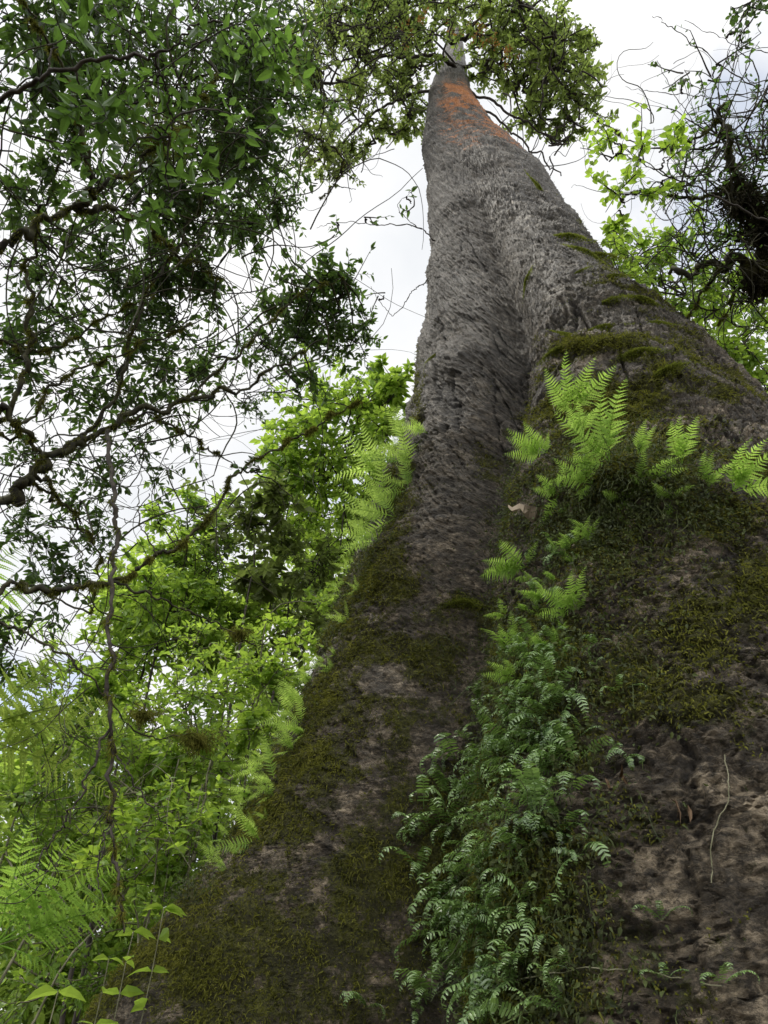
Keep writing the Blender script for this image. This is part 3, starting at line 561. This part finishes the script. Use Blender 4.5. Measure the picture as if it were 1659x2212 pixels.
def shrub(label,gx,gd,tops,clumps,leaf,mat,bm,name='leafy_shrub',cat='shrub',group=None,r=.05,dens=1.2,tang=(),**kw):
    root=thing(name,label,cat,group); pts=[]
    g0=np.array([P(gx,1500,gd)[0],gd*.86,0.0]); clumps=[(c[0],c[1],c[2],c[3]+rng.normal()*.5,c[4]*dens) for c in clumps]
    for i,t_ in enumerate(tops):
        w=P(*t_); mid=(g0+w)/2+rng.normal(size=3)*.3
        q=spline([g0,mid,w],26,.05); pts.append(q); obj('trunk' if i==0 else 'limb',mesh_np('limb',*tubes(q,np.linspace(r,.008,26),6),[bm],True),root)
    allp=np.concatenate(pts); (tv,tf),(lv,lf)=foliage(clumps,leaf,**kw); cons=[(tv,tf)]+[tangle(*a_) for a_ in tang]
    for c in clumps:
        Cc=P(c[0],c[1],c[3]); A=allp[np.argmin(((allp-Cc)**2).sum(1))]; cons.append(tubes(spline([A,(A+Cc)/2+rng.normal(size=3)*.2,Cc],12,.03),np.linspace(.012,.006,12)*c[3]/9,4))
    V,Fs=merge(cons); obj('twigs',mesh_np('twigs',V,Fs,[bm],True),root); obj('crown',mesh_np('crown',lv,lf,[mat]),root)
    return root
shrub('bright heart-leaved tree beside the upper left edge of the giant trunk',620,14,[(740,950,14),(640,1000,14)],[(700,870,70,14,18),(780,880,70,14,20),(840,850,50,14,13),(660,930,80,14,20),(750,960,80,14,24),(830,930,50,14,14),(700,1030,80,14,24),(800,1040,70,14,20),(620,1020,60,14,14),(660,1110,80,14,24),(760,1130,60,14,18),(700,1200,70,14,20),(865,830,35,14,7),(780,1230,50,14,14)],.15,M['bright'],M['twig'],'leafy_tree','tree',ratio=.55,shape=(1,.6),m=7,dens=1.1)
shrub('darker brownish-green tree left of the bright heart-leaved one',520,12.5,[(560,1100,12.5),(640,1230,12.5)],[(590,1080,60,12.5,12),(520,1120,70,12.5,18),(600,1160,70,12.5,20),(680,1230,70,12.5,20),(560,1240,70,12.5,18),(700,1320,50,12.5,12),(620,1320,60,12.5,14),(470,1180,50,12.5,12),(650,1400,50,12.5,12)],.16,M['olive'],M['twig'],'leafy_tree','tree',ratio=.5,m=6,dens=.7)
shrub('mid-green tree with a ragged top at left centre',360,13,[(400,1200,13),(330,1350,13)],[(440,1110,65,13,16),(380,1190,70,13,20),(460,1230,80,13,22),(330,1270,70,13,18),(410,1300,80,13,22),(290,1350,80,13,20),(370,1390,80,13,22),(500,1330,80,13,20),(450,1420,80,13,22),(560,1400,80,13,20),(260,1440,70,13,18),(340,1120,40,13,6),(250,1300,50,13,8)],.13,M['bright'],M['twig'],'leafy_tree','tree',ratio=.5,m=8,dens=1)
shrub('bright broad-leaved shrub left of the fern-lined trunk edge',470,9.5,[(500,1500,9.5),(420,1550,9.5),(560,1480,9.5)],[(560,1470,80,9.5,18),(480,1500,80,9.5,18),(400,1520,80,9.5,18),(330,1540,80,9.5,16),(560,1560,60,9.5,14),(500,1620,80,9.5,14),(420,1650,80,9.5,16),(620,1450,50,9.5,12),(360,1700,70,9.5,12),(450,1740,60,9.5,12),(640,1380,50,9.5,10),(680,1300,40,9.8,7),(540,1380,70,9.8,9),(430,1400,70,9.8,8)],.12,M['bright'],M['pale'],ratio=.55,shape=(1,.6),m=6,dens=.75,tang=[(30,300,600,1400,1900,9,10,300,.007,.3)])
shrub('tangled pale-stemmed undergrowth shrub low on the left',300,8.5,[(380,1650,8.5),(300,1700,8.5),(430,1700,8.5),(340,1900,8.5),(410,1760,8.2),(460,1650,8.4)],[(300,1640,80,9,16),(380,1780,80,8.5,14),(300,1800,90,8.5,16),(420,1860,60,8.5,12),(350,1900,80,8.5,14),(260,1900,80,8.5,14),(300,1720,80,9,16),(440,1930,40,8.5,8)],.085,M['bright'],M['pale'],ratio=.5,m=7,r=.015,dens=.75,tang=[(40,200,480,1550,2050,7.5,8.8,320,.005,.25,(0,0,1))])
shrub('green shrub at the lower left edge behind the tree ferns',60,9,[(60,1700,9),(150,1800,9)],[(60,1600,90,9,10),(160,1580,80,9,12),(240,1620,80,9,12),(80,1720,90,9,12),(190,1740,90,9,12),(60,1850,90,9,8),(180,1880,90,9,6),(80,2000,90,9,7),(220,2010,90,9,8),(320,2000,60,9,8),(100,2120,90,9,10),(10,1950,80,9,6),(220,2110,60,9,10),(110,1480,70,9.5,8),(220,1500,60,9.5,8)],.10,M['mid'],M['pale'],ratio=.55,m=7,dens=1)
_,(lv,lf)=foliage(scatter(60,-80,700,1520,2230,80,140,14,19,18,28)+scatter(18,250,760,1200,1500,60,90,17,19,16,24),.18,ratio=.55,m=7)
tag(obj('distant_undergrowth',mesh_np('distant_undergrowth',lv,lf,[M['far']])),'dense mass of bright forest leaves far behind the left-hand shrubs','foliage',kind='stuff')
rl=[([(7.5,4.5,0),(7.4,5,8),(1720,620,11),(1640,590,11),(1560,570,11),(1450,590,11.5)],.12,.03),([(1650,590,11),(1640,470,11),(1590,390,11),(1570,300,11),(1560,220,11)],.08,.02),([(1590,400,11),(1500,430,11),(1420,410,11),(1340,430,11)],.03,.006),([(1640,470,11),(1700,350,11)],.06,.02),
 ([(1560,570,11),(1500,660,11.3),(1470,720,11.6)],.02,.006),([(1560,250,11),(1500,300,11),(1400,320,11),(1290,260,11.5)],.018,.005),([(1660,640,11),(1600,620,11),(1560,700,11)],.03,.006)]
tree('gnarled_tree','dark gnarled tree at the right edge, tangled with bare twigs and mossy lumps','tree',rl,[(1560,300,80,11,12),(1620,420,70,11,14),(1480,400,80,11,8),(1580,520,80,11,12),(1640,330,60,11,12),(1500,560,60,11,8),(1620,650,60,11,10)],.075,M['deep'],M['mosstwig'],fuzz=200,m=3,n2=5,tw=.005,
 tang=[(90,1500,1680,220,680,10.5,11.8,260,.011,.55),(60,1380,1660,250,650,10.5,11.8,240,.007,.5)])
for i,(a_,b_,rp,lab) in enumerate(((1600,430,44,'largest dark shaggy lump on the gnarled tree at the right edge'),(1645,500,38,'dark shaggy lump low on the gnarled tree by the frame edge'),(1628,610,30,'lowest dark shaggy lump on the gnarled right-hand tree'))):
    R_=rp*11/F; n=6000; d=nrm(rng.normal(size=(n,3))); q=d*R_*rng.uniform(.3,1,(n,1))*np.array([.8,.8,1.3])*np.clip(1+.4*np.sin(d[:,:1]*6+i)+.35*np.sin(d[:,2:]*8),.4,1.6)
    root=thing('dark_epiphyte',lab,'epiphyte'); root.location=P(a_,b_,11)
    obj('tufts',mesh_np('tufts',*blades(q,d+rng.normal(size=(n,3))*.9,R_*rng.uniform(.06,.25,n),.014,.4),[M['epi']]),root)
tree('leafy_branch','sunlit spray of round green leaves right of the upper trunk','branch',[([(1700,500,10),(1560,430,10),(1450,380,10),(1340,330,10)],.014,.004),([(1450,380,10),(1380,420,10),(1320,470,10)],.008,.003)],
 [(1320,340,50,10,4),(1380,350,60,10,5),(1440,340,50,10,4),(1330,420,50,10,4),(1430,400,50,10,3),(1310,300,30,10,2),(1350,470,30,10,2)],.11,M['mid'],M['twig'],ratio=.6,shape=(1,.75),m=4,n2=4)
shrub('pale green trees rising behind the right flank of the trunk',1900,17,[(1560,800,17),(1480,640,17)],[(1370,560,60,17,9),(1440,620,70,17,14),(1520,690,80,17,16),(1600,740,80,17,16),(1640,650,70,17,10),(1580,820,60,17,14),(1650,830,70,17,14),(1470,520,60,17,6),(1350,500,40,17,5),(1560,620,60,17,8),(1640,900,50,17,12),(1500,780,60,17,12),(1430,700,50,17,10),(1340,590,40,17,8)],.15,M['bright'],M['twig'],'leafy_tree','tree',ratio=.5,m=7)
tree('bare_vine','fine bare twigs with few leaves against the sky, top right','branch',[([(1720,300,12),(1640,200,12),(1560,140,12),(1460,70,12),(1410,30,12)],.010,.003),([(1640,200,12),(1540,210,12),(1440,200,12),(1350,190,12)],.007,.003),([(1700,120,12),(1600,100,12),(1480,45,12)],.006,.003),([(1600,330,12),(1480,240,12),(1420,130,12)],.006,.003)],
 [(1540,170,70,12,5),(1600,60,60,12,4),(1620,10,50,12,8),(1480,170,50,12,3),(1640,230,60,12,7)],.10,M['dark'],M['twig'],m=3,n2=3,ratio=.6,tang=[(16,1400,1680,80,330,11,13,240,.004,.4)])
tree('bare_twig','thin twig reaching from the left side of trunk across the sky gap','branch',[([(940,520,13),(900,490,13),(820,484,13),(740,480,13),(680,490,13)],.012,.003),([(925,605,13),(890,630,13),(850,680,13),(800,620,13)],.010,.003),([(900,490,13),(860,450,13),(890,410,13)],.007,.003)],[(790,470,40,13,2),(730,500,40,13,3),(890,440,30,13,2),(830,640,40,13,2)],.10,M['dark'],M['twig'],m=3,n2=2)
tree('dangling_branch','gnarled leafy branch end dangling in the sky gap, upper centre','branch',[([(640,280,14),(680,300,14),(740,340,14),(720,400,14),(690,430,14)],.03,.006),([(720,400,14),(770,410,14)],.01,.004),([(690,200,14),(740,240,14),(800,330,14)],.012,.004)],[(700,320,45,14,10),(740,370,35,14,7),(660,290,40,14,9)],.09,M['olive'],M['twig'],fuzz=60,m=6,n2=4,tang=[(12,660,780,280,400,13.5,14.5,120,.01,.5)])
def tfern(label,px_,py_,d,fr,meshes,tr=.03):
    p=P(px_,py_,d); root=thing('tree_fern',label,'tree fern'); root.location=p
    g=np.array([p[0]*1.02,p[1]+.1,0]); q=spline([g-p,(g-p)/2+np.array([.05,0,0]),np.zeros(3)],20,.02); obj('trunk',mesh_np('trunk',*tubes(q,np.full(20,tr),8),[M['mosstwig']],True),root)
    for dx,dy,dz,lp in fr:
        l=lp*d/F; o=obj('frond',random.choice(meshes),root); o.matrix_local=orient(scr(dx,dy)+FWD*dz,FWD*.6+np.array([0,0,.8])+rng.normal(size=3)*.25)@Matrix.Scale(l,4)
tfern('yellowing tree fern with drooping lacy fronds at the left edge',-80,1590,7.5,[(1,.28,0,310),(1,.0,.3,290),(.95,-.4,0,310),(.7,.7,.2,260),(.3,-1,0,260),(-1,.1,0,300)],yfr)
tfern('bright green tree fern with flat fronds low on the left',-10,2040,6.3,[(1,.5,.2,260),(1,.2,0,260),(.75,.9,.3,230),(.3,1,.2,220),(-1,.3,0,260),(.8,-.5,0,200)],tfr)
tfern('dark lacy tree fern high at the left edge against the sky',-120,1330,9,[(1,.2,0,230),(.9,-.25,.2,240),(.7,.6,0,220),(.6,-.7,0,240),(-1,0,0,240)],tfr)
def seedling(label,px_,py_,d,n,L_):
    p=P(px_,py_,d); root=thing('broadleaf_seedling',label,'plant'); g=np.array([p[0]-.1,p[1]+.1,0]); root.location=g
    q=spline([np.zeros(3),(p-g)*.5+np.array([.04,0,0]),p-g],18,.01); obj('stem',mesh_np('stem',*tubes(q,np.linspace(.006,.003,18),6),[M['pale']],True),root)
    for k in range(n):
        a=k*2.4+rng.random(); u=q[-1-int(k*.5)%4]; dr=np.array([math.cos(a),math.sin(a),-.1+rng.random()*.4]); 
        V,Fs=leaves((u)[None],dr[None],np.array([[0,.6,1.]])+rng.normal(size=(1,3))*.3,L_*rng.uniform(.6,1.15),.5,(1,.62),.25); obj('leaf',mesh_np('leaf',V,Fs,[M['bright']]),root)
seedling('seedling with a few rounded bright leaves in the bottom left corner',120,2150,4.5,6,.19)
seedling('broad-leaved plant standing against the foot of the buttress, lower left',355,1960,5.5,10,.15)
seedling('broad-leaved plant between the tree fern and the buttress foot',290,2010,5.5,9,.15)
seedling('upright broad-leaved plant just left of the mossy buttress foot',235,2070,5.0,8,.13)
# ---------------------------------------------------------------- ground, world, light, camera
g=np.linspace(-1,1,121); gg=np.sign(g)*np.abs(g)**2.5*400; GX,GY=np.meshgrid(gg,gg); GZ=.12*fbm(GX*.5,GY*.5,GX*0,3,5)
ig=np.arange(121*121).reshape(121,121); Q=np.stack([ig[:-1,:-1],ig[:-1,1:],ig[1:,1:],ig[1:,:-1]],-1).reshape(-1,4)
tag(obj('ground',mesh_np('ground',np.stack([GX,GY,GZ],-1).reshape(-1,3),[Q],[M['ground']],True)),kind='structure')
sd=nrm(np.array([-.42,-.05,.9]))
w=bpy.data.worlds.new('World'); bpy.context.scene.world=w; w.use_nodes=True; N=w.node_tree.nodes; L=w.node_tree.links; N.clear()
out=N.new('ShaderNodeOutputWorld'); bg=N.new('ShaderNodeBackground'); bg.inputs[1].default_value=.1
sk=N.new('ShaderNodeTexSky'); sk.sky_type='NISHITA'; sk.sun_disc=False; sk.sun_elevation=math.asin(sd[2]); sk.sun_rotation=math.atan2(sd[0],sd[1])
tc=N.new('ShaderNodeTexCoord'); no=N.new('ShaderNodeTexNoise'); no.inputs['Scale'].default_value=3.6; no.inputs['Detail'].default_value=7; L.new(tc.outputs['Generated'],no.inputs['Vector'])
r1=N.new('ShaderNodeValToRGB'); r1.color_ramp.elements[0].position=.37; r1.color_ramp.elements[1].position=.46; r1.color_ramp.elements[0].color=(.6,.6,.6,1); L.new(no.outputs[0],r1.inputs[0])
sb=N.new('ShaderNodeVectorMath'); sb.operation='MULTIPLY'; sb.inputs[1].default_value=(2.0,2.2,2.3); L.new(sk.outputs[0],sb.inputs[0])
n2=N.new('ShaderNodeTexNoise'); n2.inputs['Scale'].default_value=2.6; n2.inputs['Detail'].default_value=6; L.new(tc.outputs['Generated'],n2.inputs['Vector'])
r2=N.new('ShaderNodeValToRGB'); r2.color_ramp.elements[0].position=.34; r2.color_ramp.elements[1].position=.56; r2.color_ramp.elements[0].color=(.83,.855,.89,1); r2.color_ramp.elements[1].color=(1.0,1.0,1.0,1); L.new(n2.outputs[0],r2.inputs[0])
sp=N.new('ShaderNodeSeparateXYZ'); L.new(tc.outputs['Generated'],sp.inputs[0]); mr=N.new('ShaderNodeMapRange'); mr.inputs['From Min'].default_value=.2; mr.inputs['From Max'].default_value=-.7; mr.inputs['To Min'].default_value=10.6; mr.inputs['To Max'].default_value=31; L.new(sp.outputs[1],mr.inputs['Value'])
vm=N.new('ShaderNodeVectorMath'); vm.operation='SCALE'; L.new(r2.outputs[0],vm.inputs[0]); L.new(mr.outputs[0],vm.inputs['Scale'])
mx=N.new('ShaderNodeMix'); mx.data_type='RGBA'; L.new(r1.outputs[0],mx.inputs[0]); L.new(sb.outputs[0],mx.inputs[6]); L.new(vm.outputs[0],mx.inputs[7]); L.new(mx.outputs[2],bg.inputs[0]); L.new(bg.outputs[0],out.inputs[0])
sl=bpy.data.lights.new('sun','SUN'); sl.energy=2.7; sl.angle=math.radians(12); sl.color=(1,.95,.85); so=bpy.data.objects.new('sun',sl); C.objects.link(so); so.rotation_euler=Vector(sd).to_track_quat('Z','Y').to_euler()
cam=bpy.data.cameras.new('camera'); co=bpy.data.objects.new('camera',cam); C.objects.link(co); co.location=(0,0,EYE); co.rotation_euler=(math.radians(135),0,0)
cam.sensor_fit='VERTICAL'; cam.sensor_height=24; cam.lens=12/math.tan(math.atan(1106/F)); cam.clip_end=1500; cam.clip_start=.05
bpy.context.scene.camera=co
sc=bpy.context.scene; sc.view_settings.view_transform='Standard'; sc.view_settings.look='None'; sc.view_settings.exposure=0
